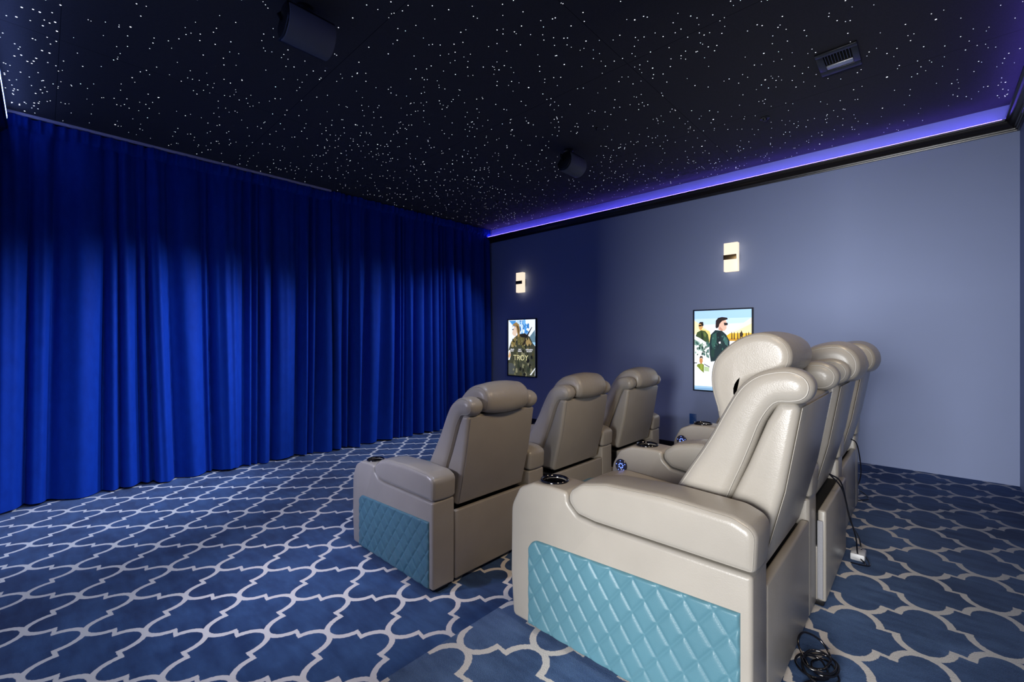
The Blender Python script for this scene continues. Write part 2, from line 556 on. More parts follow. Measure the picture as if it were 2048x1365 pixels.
# ------------------------------------------------------------------ curtains
def curtain_mesh(name, x0, x1, seed, ztop, yoff):
    rnd = random.Random(seed)
    dx = .0065; nx = int((x1 - x0) / dx)
    zs = [.016 + (ztop - .016) * (k / 64) for k in range(65)]
    zs += [ztop - .10, ztop - .085, ztop - .03, ztop - .012]
    zs = sorted(set(round(z, 4) for z in zs))
    # irregular folds: (start, width, height, skew, valley level)
    folds = []; x = x0 - .4
    while x < x1 + .5:
        k = rnd.random()
        wd = rnd.uniform(.055, .095) if k < .25 else rnd.uniform(.12, .20) if k < .66 else rnd.uniform(.21, .31)
        folds.append((x, wd, min(.17, .95 * wd + .012) * rnd.uniform(.7, 1.1), rnd.uniform(.65, 1.5), rnd.uniform(-.018, .02), rnd.uniform(.6, 1.15)))
        x += wd
    starts = [f[0] for f in folds]
    import bisect
    def fold(x):
        n = max(0, min(len(folds) - 2, bisect.bisect_right(starts, x) - 1))
        a, wd, A, k, v, e = folds[n]; v2 = folds[n + 1][4]
        q = max(0, min(1, (x - a) / wd))
        h = (max(0, 4 * q ** k * (1 - q ** k))) ** e
        return -A * h + v + (v2 - v) * q + .055
    c1, c2, c3 = (rnd.uniform(0, 6) for _ in range(3))
    bm = bmesh.new(); grid = []
    for z in zs:
        t = z / ztop
        row = []
        amp = .46 + .54 * min(1, (1 - t) * 1.5)
        for i in range(nx + 1):
            x = x0 + (x1 - x0) * i / nx
            # folds lean and open towards the hem
            sh = .06 * (1 - t) ** 1.6 * math.sin(x * 2.3 + c1) + .016 * math.sin(x * 5.3 + 1.6 * t + c2)
            xs = x + sh
            d = fold(xs) * amp
            d += .010 * math.sin(xs * 61 + 2.5 * math.sin(xs * 9) + 2 * t) * (.4 + .6 * math.sin(xs * 3.7 + c1) ** 2)
            zz = z
            if z > ztop - .095:          # gathered heading tape
                k = min(1, (z - (ztop - .10)) / .02)
                d2 = fold(x) * .22 + .011 * math.sin(x * 78 + 3 * math.sin(x * 5)) + .006 * math.sin(x * 171 + c2) - .045
                d = d * (1 - k) + d2 * k
            elif z > ztop - .14:
                d = d * .85 + .010 * math.sin(x * 78 + 3 * math.sin(x * 5))
            if t < .01: zz = z + .007 * math.sin(x * 9 + c3)
            row.append(bm.verts.new((x, yoff + d, zz)))
        grid.append(row)
    for r0, r1 in zip(grid, grid[1:]):
        for i in range(nx):
            bm.faces.new((r0[i], r0[i + 1], r1[i + 1], r1[i]))
    me = mesh_from(bm, name, M['velvet'], None)
    me.shade_smooth()
    return me
YC = 5.45
o = obj('curtain', curtain_mesh('curtain', XL + .035, 2.452, 5, 3.222, YC))
tag(o, 'long blue velvet curtain below the exposed white ceiling rail', 'curtain', 'velvet curtains')
o = obj('curtain', curtain_mesh('curtain', 2.455, XR - .045, 8, 3.238, YC - .012))
tag(o, 'blue velvet curtain reaching the wall with the posters, its heading hiding the rail', 'curtain', 'velvet curtains')
o = obj('curtain_track', box_mesh('curtain_track', plain('track_white', (.55, .5, .62), .4), (XL + .08, YC - .075, 3.226), (2.45, YC - .045, ZC), .002))
tag(o, 'thin white curtain rail fixed along the black ceiling', 'curtain track')

# ------------------------------------------------------------------ recliners
W2 = .3225       # half the clear width between arms
AW = .155        # arm width
ARM = fillet([(0, .022, .012), (.892, .022, .02), (.906, .20, .2), (.902, .47, .10), (.858, .552, .05), (.79, .584, .05), (.70, .590, .05), (.622, .588, .02),
              (.616, .548, .03), (.575, .512, .03), (.50, .503, .05), (0, .503, .012)], 5)
PAD = fillet([(-.006, .508, .016), (.50, .508, .05), (.575, .517, .045), (.615, .555, .04), (.612, .595, .05), (.56, .632, .08), (.46, .654, .15), (.25, .664, .3), (.05, .656, .1), (-.012, .63, .04)], 5)
WING = smooth_closed([(.42, .44), (.36, .535), (.30, .631), (.245, .724), (.187, .821), (.135, .925), (.092, 1.0), (.047, 1.042), (-.001, 1.061), (-.052, 1.066), (-.091, 1.05), (-.109, 1.02), (-.104, .985),
                      (-.082, .963), (-.05, .955), (-.016, .948), (.018, .895), (.045, .82), (.068, .756), (.098, .68), (.128, .60), (.165, .52), (.20, .44)], 4)
SHELL = fillet([(-.078, .962, .02), (-.034, .696, 0), (.03, .432, .015), (.21, .432, .02), (.128, .61, 0), (.066, .756, 0), (.012, .90, .05), (-.02, .962, .02)], 4)
PANEL = fillet([(-.0812, .950, .003), (-.0372, .690, 0), (.0248, .440, .003), (.0275, .438, .003), (-.0345, .69, 0), (-.0785, .950, .003)], 3)
HEAD = smooth_closed([(.22, .86), (.19, .94), (.15, 1.01), (.10, 1.07), (.045, 1.11), (-.02, 1.128), (-.07, 1.125), (-.11, 1.10), (-.132, 1.06), (-.134, 1.015), (-.118, .98), (-.09, .966), (-.03, .962), (.05, .93), (.12, .86)], 4)
HEAD_UP = smooth_closed([(.175, .86), (.195, .914), (.211, .975), (.213, 1.031), (.20, 1.08), (.165, 1.122), (.124, 1.153), (.078, 1.171), (.036, 1.172), (.002, 1.160), (-.024, 1.135), (-.035, 1.100), (-.028, 1.062),
                         (-.002, 1.036), (.04, 1.018), (.085, 1.004), (.102, .98), (.095, .94), (.085, .86)], 4)
BACKC = fillet([(.30, .44, .03), (.235, .60, .2), (.17, .74, .2), (.13, .86, .05), (.02, .90, .03), (.10, .66, .1), (.20, .44, .02)], 4)
SEAT = fillet([(.20, .30, .02), (.90, .29, .03), (.925, .36, .05), (.915, .435, .06), (.80, .468, .12), (.45, .448, .2), (.20, .435, .02)], 5)
SEATIN = fillet([(.30, .40, .01), (.88, .40, .02), (.9225, .40, .02), (.918, .442, .05), (.80, .476, .12), (.45, .456, .2), (.30, .448, .02)], 5)
FOOTREST = fillet([(.885, .05, .02), (.93, .06, .03), (.935, .27, .05), (.915, .285, .02), (.885, .285, .01)], 4)

def arm_mesh():
    bm = bmesh.new(); ext(bm, ARM, -AW / 2, AW / 2, .014, 4)
    me = mesh_from(bm, 'arm', M['leather'], 40)
    o = bpy.data.objects.new('cut_a', me); C.objects.link(o)
    bm = bmesh.new(); lathe(bm, [(0, .515), (.0455, .515), (.0455, .62), (0, .62)], 40, (0, .735, 0))
    c = bpy.data.objects.new('cut_b', mesh_from(bm, 'cut_b', M['leather'])); C.objects.link(c)
    md = o.modifiers.new('b', 'BOOLEAN'); md.object = c; md.operation = 'DIFFERENCE'; md.solver = 'EXACT'
    dg = bpy.context.evaluated_depsgraph_get()
    out = bpy.data.meshes.new_from_object(o.evaluated_get(dg))
    out.name = 'arm'
    bpy.data.objects.remove(o); bpy.data.objects.remove(c)
    shade(out, 40)
    return out

def rim_path(P, x, d):
    return [(x, p.x, p.y) for p in inset(P, d)]

def piping(P, x, r, rad=.0022, keep=None):
    """raised seam cord on one rounded rim (the rim at x; r is signed towards the inside)"""
    bm = bmesh.new()
    k = 1 - math.sqrt(.5)
    path = rim_path(P, x + r * k, abs(r) * k)
    path = [q for n_, q in enumerate(path) if (Vector(q) - Vector(path[n_ - 1])).length > 1e-4]
    if keep:
        ok = [keep(q) for q in path]
        st = next(n_ for n_ in range(len(path)) if ok[n_] and not ok[n_ - 1])
        run = []
        for q in range(len(path)):
            n_ = (st + q) % len(path)
            if not ok[n_]: break
            run.append(path[n_])
        tube(bm, run, rad, 6)
    else:
        tube(bm, path, rad, 6, True)
    return mesh_from(bm, 'piping', M['piping'], 60)

def add_piping(parent, key, P, x0, x1, r, rad, keep=None):
    obj('piping', cached(key + 'a', lambda: piping(P, x0, r, rad, keep)), parent)
    obj('piping', cached(key + 'b', lambda: piping(P, x1, -r, rad, keep)), parent)

def quilt_mesh():
    """diamond-quilted panel on the outer face of the arm; faces -x"""
    bm = bmesh.new(); NY, NZ = 230, 132
    y0, y1 = .030, .806
    grid = []
    def ztop(y):
        z = .394 - (y - y0) / (y1 - y0) * .030
        e = y - (y1 - .055)
        if e > 0: z -= .055 - math.sqrt(max(0, .055 ** 2 - e ** 2))
        return z
    for i in range(NY + 1):
        y = y0 + (y1 - y0) * i / NY
        zt = ztop(y); zb = .026
        row = []
        for j in range(NZ + 1):
            z = zb + (zt - zb) * j / NZ
            a = (y - .354) / .0845 + (z - .263) / .111
            b = (y - .354) / .0845 - (z - .263) / .111
            da = abs(a - round(a)) * .067; db = abs(b - round(b)) * .067
            d = min(da, db)
            puff = (1 - math.exp(-(d / .0062) ** 1.25))
            soft = 1 - .10 * (1 - min(1, min(da, db) / .03))
            e = min(y - y0, y1 - y, z - zb, zt - z)
            edge = min(1, e / .007)
            edge = math.sin(edge * PI / 2)
            row.append(bm.verts.new((-.0005 - edge * (.0035 + .0058 * puff * soft), y, z)))
        grid.append(row)
    for r0, r1 in zip(grid, grid[1:]):
        for j in range(NZ):
            bm.faces.new((r0[j], r0[j + 1], r1[j + 1], r1[j]))
    # returns so that the panel is a closed slab bedded in the arm
    bnd = [grid[i][0] for i in range(NY + 1)] + [grid[NY][j] for j in range(1, NZ + 1)] + [grid[i][NZ] for i in range(NY - 1, -1, -1)] + [grid[0][j] for j in range(NZ - 1, 0, -1)]
    back = [bm.verts.new((.003, v.co.y, v.co.z)) for v in bnd]
    n = len(bnd)
    for i in range(n):
        bm.faces.new((bnd[i], bnd[(i + 1) % n], back[(i + 1) % n], back[i]))
    me = mesh_from(bm, 'quilted_panel', M['teal'], None)
    me.shade_smooth()
    return me

def cup_mesh():
    bm = bmesh.new()
    lathe(bm, [(.0555, .587), (.0570, .5905), (.0565, .5945), (.053, .597), (.0495, .5955), (.047, .590), (.0445, .58), (.0435, .521), (.041, .5175), (0, .5175)], 40, (0, .735, 0))
    return mesh_from(bm, 'cup_holder', M['gloss'], 50)

def build_seat_back(t, raised):
    wl = cached('wing', lambda: ext_mesh('side_bolster', M['leather'], WING, -.057, .057, .044, 7, ang=60))
    for s in (-1, 1):
        w = obj('side_bolster', wl, t, (s * .243, 0, 0))
        add_piping(w, 'wingp', WING, -.057, .057, .044, .0020, lambda q: q[2] > .52)
    sh = obj('back_shell', cached('shell', lambda: ext_mesh('back_shell', M['leather'], SHELL, -.288, .288, .024, 5, ang=45)), t)
    obj('back_panel', cached('panel', lambda: ext_mesh('back_panel', M['leather'], PANEL, -.272, .272, .002, 2, ang=30)), sh)
    obj('back_cushion', cached('backc', lambda: ext_mesh('back_cushion', M['leather'], BACKC, -.187, .187, .03, 4)), t)
    if raised:
        h = obj('headrest', cached('headup', lambda: ext_mesh('headrest', M['leather_soft'], HEAD_UP, -.19, .19, .032, 7, 6, .006, ang=60)), t)
        add_piping(h, 'headupp', HEAD_UP, -.19, .19, .032, .0020, lambda q: q[2] > .90)
        for s in (-1, 1):
            bm = bmesh.new(); tube(bm, [(0, .06, .84), (0, .075, .95), (0, .05, 1.06)], .009, 10)
            obj('headrest_post', mesh_from(bm, 'headrest_post', M['black']), t, (s * .12, 0, 0))
    else:
        h = obj('headrest', cached('head', lambda: ext_mesh('headrest', M['leather_soft'], HEAD, -.19, .19, .050, 8, 8, .012, ang=60)), t)
        add_piping(h, 'headp', HEAD, -.19, .19, .050, .0018, lambda q: q[2] > .93)

def add_arm(t, x, outer, button):
    a = obj('arm', cached('arm', arm_mesh), t, (x, 0, 0))
    if outer:
        obj('quilted_panel', cached('quilt', quilt_mesh), a, (-AW / 2, 0, 0))['label'] = 'teal diamond quilted panel'
    if button:
        bm = bmesh.new()
        lathe(bm, [(0, .004), (.019, .004), (.021, .0055), (.031, .0055), (.034, .002), (.034, -.004), (0, -.004)], 32)
        b = obj('control_button', cached('btn', lambda: mesh_from(bm, 'control_button', M['ring'], 40)), a, (-AW / 2 - .001, .845, .475), (0, -PI / 2, 0))
        def dots():
            b2 = bmesh.new()
            for k, (r, a0, n_) in enumerate(((.0115, .4, 7), (.026, .1, 5))):
                for q in range(n_):
                    an = a0 + 2 * PI * q / n_
                    rr = .0034 if k == 0 else .0022
                    lathe(b2, [(rr, .0045 + k * .0015), (rr * .8, .0062 + k * .0015), (0, .0066 + k * .0015)], 8, (r * math.cos(an), r * math.sin(an), 0))
            return mesh_from(b2, 'indicator_lights', M['dots'])
        obj('indicator_lights', cached('dots', dots), b)
    p = obj('arm_pad', cached('pad', lambda: ext_mesh('arm_pad', M['leather'], PAD, -AW / 2 - .005, AW / 2 + .005, .026, 6, 3, .003, ang=50)), t, (x, 0, 0))
    add_piping(p, 'padp', PAD, -AW / 2 - .005, AW / 2 + .005, .026, .0016)
    obj('cup_holder', cached('cup', cup_mesh), t, (x, 0, 0))['label'] = 'glossy black cup holder'

def foot_mesh():
    bm = bmesh.new(); add_box(bm, (-.04, -.05, 0), (.04, .05, .034), .006)
    return mesh_from(bm, 'foot', M['black'])

def recliner(label, loc, raised=False, left_arm=False, felt=False, group=None):
    t = thing('recliner', label, 'recliner', loc, 0, group)
    if left_arm: add_arm(t, -(W2 + AW / 2), True, False)
    add_arm(t, W2 + AW / 2, False, True)
    def base():
        bm = bmesh.new()
        add_box(bm, (-W2 + .004, .0, .03), (W2 - .004, .03, .418), .008, 3)      # rear board
        add_box(bm, (-W2 + .004, .03, .03), (W2 - .004, .86, .26), .006)
        return mesh_from(bm, 'base', M['leather'])
    by = -.034 if felt else 0
    obj('base', cached('base', base), t, (0, by, 0))
    obj('base_shade', cached('cav', lambda: box_mesh('base_shade', M['void'], (-W2 + .02, .03, .26), (W2 - .02, .26, .40))), t, (0, by, 0))  # solid black block painting the shade in the gap above the base
    if felt:
        obj('side_lining', box_mesh('side_lining', M['felt'], (-W2 - .003, .010, .04), (-W2 + .004, .031, .375), .004), t, (0, by, 0))['label'] = 'grey felt side lining'
    seat = obj('seat', cached('seat', lambda: ext_mesh('seat', M['leather'], SEAT, -W2 + .006, W2 - .006, .03, 5, 4, .004)), t)
    obj('seat_insert', cached('seatin', lambda: ext_mesh('seat_insert', M['teal'], SEATIN, -.16, .12, .02, 4)), seat)['label'] = 'teal leather seat insert'
    obj('footrest', cached('footr', lambda: ext_mesh('footrest', M['leather'], FOOTREST, -W2 + .01, W2 - .01, .012, 4)), t)
    build_seat_back(t, raised)
    fm = cached('foot', foot_mesh)
    xs = ([-(W2 + AW / 2)] if left_arm else [-W2 + .06]) + [W2 + AW / 2]
    for x in xs:
        for y in (.06, .80):
            obj('foot', fm, t, (x, y + (by if y < .5 and x < 0 else 0), 0))
    return t

RB, RF = .345, 1.956
XB = 1.32 + AW + W2
recliner('cream leather recliner nearest the camera with its headrest raised', (XB, RB, PZ), raised=True, left_arm=True, group='back row recliners')
recliner('cream recliner in the middle of the platform row, grey felt showing at its base', (XB + .80, RB, PZ), felt=True, group='back row recliners')
recliner('cream recliner on the platform farthest along, beside the bare bright wall', (XB + 1.60, RB, PZ), group='back row recliners')
XF = 1.45 + AW + W2
recliner('taupe recliner at the open end of the lower row, its teal quilted side showing', (XF, RF, 0), left_arm=True, group='front row recliners')
recliner('middle taupe recliner of the lower row, between two other recliners', (XF + .92, RF, 0), group='front row recliners')
recliner('taupe recliner of the lower row standing closest to the postered wall', (XF + 1.84, RF, 0), group='front row recliners')

# ------------------------------------------------------------------ posters (flat back-lit prints in boxes)
PC = {}
def pcol(c, k=1.0):
    key = (c, k)
    if key not in PC:
        lin = [((x / 255 + .055) / 1.055) ** 2.4 if x > 10 else x / 255 / 12.92 for x in c]
        PC[key] = emit('poster_ink', lin, k * 1.25)
    return PC[key]
def ell(cx, cy, rx, ry, n=18, rot=0, a0=0, a1=2 * PI):
    out = []
    for k in range(n):
        a = a0 + (a1 - a0) * k / n
        x, y = rx * math.cos(a), ry * math.sin(a)
        out.append((cx + x * math.cos(rot) - y * math.sin(rot), cy + x * math.sin(rot) + y * math.cos(rot)))
    return out
def poster(label, X, y0, y1, z0, z1, layers, face, texts=()):
    """layers: (colour, polygon in 0..1 across, 0..1 up). face = -1 on the right wall, +1 on the left wall"""
    t = thing('movie_poster', label, 'poster', (X, (y0 + y1) / 2, z0), 0, 'backlit posters')
    w, h = y1 - y0, z1 - z0
    fr = .014; d = .03
    bm = bmesh.new()
    for a, b in (((0, -w / 2, 0), (d, -w / 2 + fr, h)), ((0, w / 2 - fr, 0), (d, w / 2, h)), ((0, -w / 2 + fr, 0), (d, w / 2 - fr, fr)), ((0, -w / 2 + fr, h - fr), (d, w / 2 - fr, h))):
        add_box(bm, (a[0] * face, a[1], a[2]), (b[0] * face, b[1], b[2]))
    obj('frame', mesh_from(bm, 'frame', M['frame']), t)['label'] = 'thin black poster frame'
    mats = []; bm = bmesh.new(); iw, ih = w - 2 * fr, h - 2 * fr
    def pt(u, v, k):
        # across: left edge of the picture as seen from the room
        y = (iw / 2 - u * iw) if face < 0 else (-iw / 2 + u * iw)
        return (face * (d - .014 + .00005 * k), y, fr + v * ih)
    for k, (c, poly) in enumerate(layers):
        m = pcol(*c) if isinstance(c[0], tuple) else pcol(c)
        if m not in mats: mats.append(m)
        f = bm.faces.new([bm.verts.new(pt(min(1, max(0, u)), min(1, max(0, v)), k)) for u, v in poly])
        f.material_index = mats.index(m)
    bmesh.ops.triangulate(bm, faces=bm.faces[:])
    for f in bm.faces:
        f.normal_update()
        if f.normal.x * face < 0: f.normal_flip()
    me = bpy.data.meshes.new('print'); bm.to_mesh(me); bm.free()
    for m in mats: me.materials.append(m)
    pr = obj('print', me, t)
    bx = box_mesh('light_box', M['frame'], (min(0, face * (d - .0145)), -iw / 2, fr), (max(0, face * (d - .0145)), iw / 2, h - fr))
    obj('light_box', bx, t)
    for s, u, v, size, c in texts:
        cu = bpy.data.curves.new('lettering', 'FONT'); cu.body = s; cu.size = size; cu.align_x = 'CENTER'; cu.align_y = 'CENTER'
        cu.extrude = .0006; cu.materials.append(pcol(c))
        tmp = bpy.data.objects.new('lettering_curve', cu); C.objects.link(tmp)
        me = bpy.data.meshes.new_from_object(tmp.evaluated_get(bpy.context.evaluated_depsgraph_get()))
        bpy.data.objects.remove(tmp); me.name = 'lettering'
        o = obj('lettering', me, t)
        x, y, z = pt(u, v, len(layers) + 20)
        o.location = (x, y, z)
        o.rotation_euler = (PI / 2, 0, -PI / 2 if face < 0 else PI / 2)
    return t

rp = random.Random(3)
def blob(cx, cy, r, n=9, j=.35, sx=1):
    return [(cx + sx * r * (1 + rp.uniform(-j, j)) * math.cos(2 * PI * k / n), cy + r * (1 + rp.uniform(-j, j)) * math.sin(2 * PI * k / n)) for k in range(n)]
# first print: armoured figure before a cloudy sky over a dark crowd
L1 = [((225, 232, 240), [(0, 0), (1, 0), (1, 1), (0, 1)])]
SKY = []
for _ in range(46):
    SKY.append((rp.choice(((70, 140, 205), (112, 172, 222), (176, 206, 232), (236, 240, 244), (214, 226, 238), (52, 116, 182))), blob(rp.uniform(.3, .75), rp.uniform(.76, .97), rp.uniform(.02, .055), 8, .45)))
L1 += [((70, 140, 205), [(.02, .99), (.62, .99), (.70, .90), (.55, .80), (.62, .70), (.48, .72), (.42, .84), (.2, .9)]),
       ((120, 180, 225), [(.45, .93), (.62, .86), (.55, .76), (.44, .80)]),
       ((50, 110, 175), [(.30, .99), (.55, .99), (.50, .92), (.34, .93)]),
       ((150, 195, 225), [(.8, .62), (1, .72), (1, .55), (.82, .56)]),
       ] + SKY + [((90, 120, 135), [(.76, .68), (.97, .82), (.99, .60), (.80, .60)]),
       ((60, 62, 48), [(.02, .48), (.10, .60), (.22, .68), (.36, .74), (.62, .76), (.78, .70), (.90, .58), (1, .52), (1, 0), (0, 0), (0, .42)]),
       ((120, 105, 62), [(.10, .60), (.2, .67), (.3, .70), (.26, .54), (.16, .5)]),
       ((90, 84, 50), [(.34, .72), (.56, .73), (.66, .64), (.58, .54), (.36, .55)]),
       ((150, 128, 82), [(.64, .64), (.74, .68), (.86, .58), (.80, .53), (.66, .54)]),
       ((35, 33, 26), [(.40, .74), (.62, .76), (.70, .70), (.60, .68), (.48, .69)]),
       ((214, 190, 170), [(.16, .80), (.22, .88), (.32, .88), (.33, .78), (.28, .70), (.19, .72), (.14, .76)]),
       ((148, 118, 70), [(.14, .86), (.18, .93), (.30, .96), (.40, .92), (.44, .82), (.42, .72), (.36, .68), (.33, .78), (.30, .87), (.20, .90)]),
       ((80, 62, 36), [(.30, .92), (.38, .88), (.41, .78), (.38, .74), (.36, .82)]),
       ((40, 34, 30), [(.14, .835), (.20, .84), (.20, .82), (.15, .82)]),
       ((36, 30, 24), [(.60, .66), (.86, .87), (.875, .86), (.64, .63)]),
       ((40, 33, 26), [(.50, .54), (.66, .68), (.70, .66), (.56, .53)]),
       ((235, 235, 235), [(0, .27), (0, .44), (.07, .46), (.09, .36), (.05, .28)]),
       ((205, 160, 110), [(0, .34), (.05, .44), (.09, .36), (.03, .30)]),
       ((70, 74, 72), [(0, .02), (.22, .02), (.26, .18), (.14, .22), (0, .22)])]
for _ in range(60):
    c = rp.choice(((30, 30, 22), (58, 60, 40), (92, 92, 66), (44, 50, 36), (120, 118, 92), (24, 24, 20), (70, 66, 40)))
    L1.append((c, blob(rp.uniform(.2, .98), rp.uniform(.02, .44), rp.uniform(.015, .05), 7, .4)))
for _ in range(26):
    c = rp.choice(((150, 140, 96), (40, 42, 28), (104, 100, 58), (176, 160, 118), (30, 34, 24)))
    L1.append((c, blob(rp.uniform(.12, .8), rp.uniform(.46, .68), rp.uniform(.01, .03), 6, .4)))
L1 += [((215, 220, 220), [(.80, .03), (.99, .16), (1, .14), (.84, .02)]), ((190, 195, 200), [(.97, .02), (1, .02), (1, .13), (.985, .12)])]
TX1 = [('TROY', .47, .318, .120, (205, 200, 150)),
       ('BRAD', .16, .468, .030, (235, 235, 240)), ('PITT', .16, .437, .030, (235, 235, 240)),
       ('ERIC', .44, .468, .030, (235, 235, 240)), ('BANA', .44, .437, .030, (235, 235, 240)),
       ('ORLANDO', .78, .468, .030, (235, 235, 240)), ('BLOOM', .78, .437, .030, (235, 235, 240))]
poster('narrow backlit poster of an armoured figure, nearer the blue curtain', XR, 4.375, 4.985, .797, 1.715, L1, -1, TX1)

# second print: airmen in slanted panels over a pale ground
L2 = [((236, 238, 244), [(0, 0), (1, 0), (1, 1), (0, 1)]),
      ((158, 196, 236), [(0, .90), (1, .90), (1, 1), (0, 1)]), ((186, 212, 238), [(0, .82), (1, .84), (1, .90), (0, .90)]), ((214, 224, 236), [(0, .75), (1, .78), (1, .84), (0, .82)]),
      ((242, 226, 204), [(.6, .70), (1, .90), (1, .70)]), ((244, 222, 170), [(.58, .68), (1, .83), (1, .66), (.58, .62)]), ((222, 176, 50), [(.56, .68), (.64, .715), (1, .715), (1, .62), (.60, .62)]),
      ((190, 140, 40), [(.60, .65), (1, .66), (1, .62), (.62, .62)]),
      ((244, 226, 178), [(0, .88), (.28, .74), (.34, .58), (0, .70)]), ((232, 202, 120), [(.10, .78), (.28, .74), (.34, .60), (.16, .62)]),
      ((230, 234, 232), [(0, .68), (.26, .555), (.26, .37), (0, .46)]),
      ((120, 150, 140), [(0, .64), (.10, .60), (.06, .55), (0, .57)]), ((92, 120, 112), [(.20, .50), (.27, .52), (.27, .40), (.22, .42)]),
      ((150, 180, 170), [(.03, .58), (.16, .54), (.20, .47), (.10, .50), (.04, .54)]), ((110, 140, 118), [(.08, .59), (.15, .60), (.16, .545), (.09, .54)]),
      ((250, 250, 250), [(0, .705), (.02, .705), (.27, .575), (.27, .56)]), ((250, 250, 250), [(0, .47), (.27, .36), (.27, .34), (0, .45)]),
      ((56, 74, 40), [(.02, .68), (.05, .73), (.12, .755), (.20, .745), (.25, .70), (.27, .62), (.27, .575), (.10, .655)]),
      ((34, 46, 28), [(.12, .755), (.16, .70), (.17, .625), (.13, .645)]), ((96, 112, 60), [(.17, .74), (.22, .70), (.20, .66), (.17, .69)]),
      ((196, 150, 92), [(.075, .80), (.08, .845), (.15, .845), (.155, .79), (.12, .755), (.09, .765)]), ((40, 32, 24), [(.08, .835), (.10, .86), (.16, .86), (.17, .82), (.15, .80), (.145, .84)]), ((20, 20, 18), [(.075, .822), (.135, .825), (.13, .805), (.08, .805)]),
      ((24, 44, 46), [(.28, .45), (.27, .58), (.30, .70), (.38, .755), (.50, .745), (.57, .70), (.63, .62), (.63, .40), (.30, .36)]),
      ((44, 82, 74), [(.33, .70), (.42, .73), (.40, .60), (.34, .52), (.31, .58)]), ((58, 98, 92), [(.52, .70), (.60, .63), (.60, .55), (.54, .60)]), ((18, 30, 34), [(.40, .72), (.48, .735), (.47, .60), (.42, .52)]),
      ((30, 58, 50), [(.30, .50), (.37, .54), (.36, .42), (.31, .42)]),
      ((216, 176, 156), [(.43, .76), (.45, .86), (.56, .885), (.585, .84), (.58, .775), (.545, .742), (.49, .745)]),
      ((188, 140, 120), [(.44, .76), (.46, .80), (.52, .755), (.50, .742)]),
      ((34, 24, 22), [(.385, .79), (.39, .87), (.43, .905), (.50, .915), (.59, .905), (.60, .885), (.50, .865), (.455, .83), (.44, .79), (.405, .775)]),
      ((24, 20, 22), [(.53, .845), (.60, .84), (.60, .815), (.54, .81)]), ((226, 222, 224), [(.44, .605), (.47, .615), (.48, .59), (.45, .585)]),
      ((110, 126, 40), [(.04, .30), (.06, .325), (.14, .335), (.175, .32), (.175, .215), (.12, .245)]), ((140, 154, 60), [(.10, .32), (.15, .33), (.15, .25), (.11, .26)]),
      ((186, 128, 78), [(.09, .36), (.095, .40), (.15, .40), (.155, .36), (.135, .33), (.11, .33)]), ((60, 44, 34), [(.09, .40), (.11, .43), (.15, .425), (.16, .39), (.14, .405)]),
      ((88, 92, 96), [(0, .345), (.05, .345), (.05, .335), (0, .33)]), ((110, 112, 118), [(.18, .335), (.28, .30), (.28, .285), (.18, .32)]), ((170, 190, 150), [(.18, .30), (.27, .29), (.27, .235), (.18, .24)]),
      ((150, 186, 214), [(0, .05), (1, .05), (1, 0), (0, 0)]), ((120, 160, 196), [(0, .025), (1, .03), (1, 0), (0, 0)])]
for px in (.66, .70, .76, .80, .83, .90, .94):
    L2.append(((58, 42, 22), [(px, .64), (px + .02, .64), (px + .016, .715), (px + .004, .715 + rp.uniform(0, .03))]))
L2.append(((46, 36, 22), [(.80, .69), (.83, .75), (.86, .70), (.84, .66)]))
for _ in range(34):
    L2.append((rp.choice(((60, 96, 88), (150, 176, 168), (226, 232, 230), (34, 60, 54), (90, 110, 100))), blob(rp.uniform(.01, .26), rp.uniform(.44, .60), rp.uniform(.008, .024), 6, .5)))
for _ in range(16):
    L2.append((rp.choice(((50, 94, 82), (18, 34, 36), (72, 112, 104))), blob(rp.uniform(.31, .58), rp.uniform(.46, .68), rp.uniform(.008, .018), 6, .5, .7)))
poster('wide backlit poster of airmen in slanted panels, partly behind the raised headrest', XR, 1.350, 1.985, .797, 1.735, L2, -1)

# ------------------------------------------------------------------ wall sconces
def sconce(label, X, y, z, face):
    t = thing('wall_sconce', label, 'wall light', (X, y, z), 0, 'wall sconces')
    f = face
    bm = bmesh.new(); add_box(bm, (min(0, f * .03), -.05, -.06), (max(0, f * .03), .05, .06), .004)
    obj('mount', mesh_from(bm, 'mount', M['bronze']), t)
    bm = bmesh.new(); add_box(bm, (min(f * .03, f * .092), -.071, -.156), (max(f * .03, f * .092), .071, .156), .004)
    obj('glass_shade', mesh_from(bm, 'glass_shade', M['sconce']), t)
    bm = bmesh.new(); add_box(bm, (min(f * .028, f * .098), -.060, -.026), (max(f * .028, f * .098), .0735, .026), .003)
    obj('band', mesh_from(bm, 'band', M['bronze']), t)['label'] = 'dark bronze band'
    return t
sconce('glowing rectangular sconce above the poster of the armoured figure', XR, 4.665, 2.286, -1)
sconce('glowing rectangular sconce above the poster of airmen', XR, 1.556, 2.292, -1)

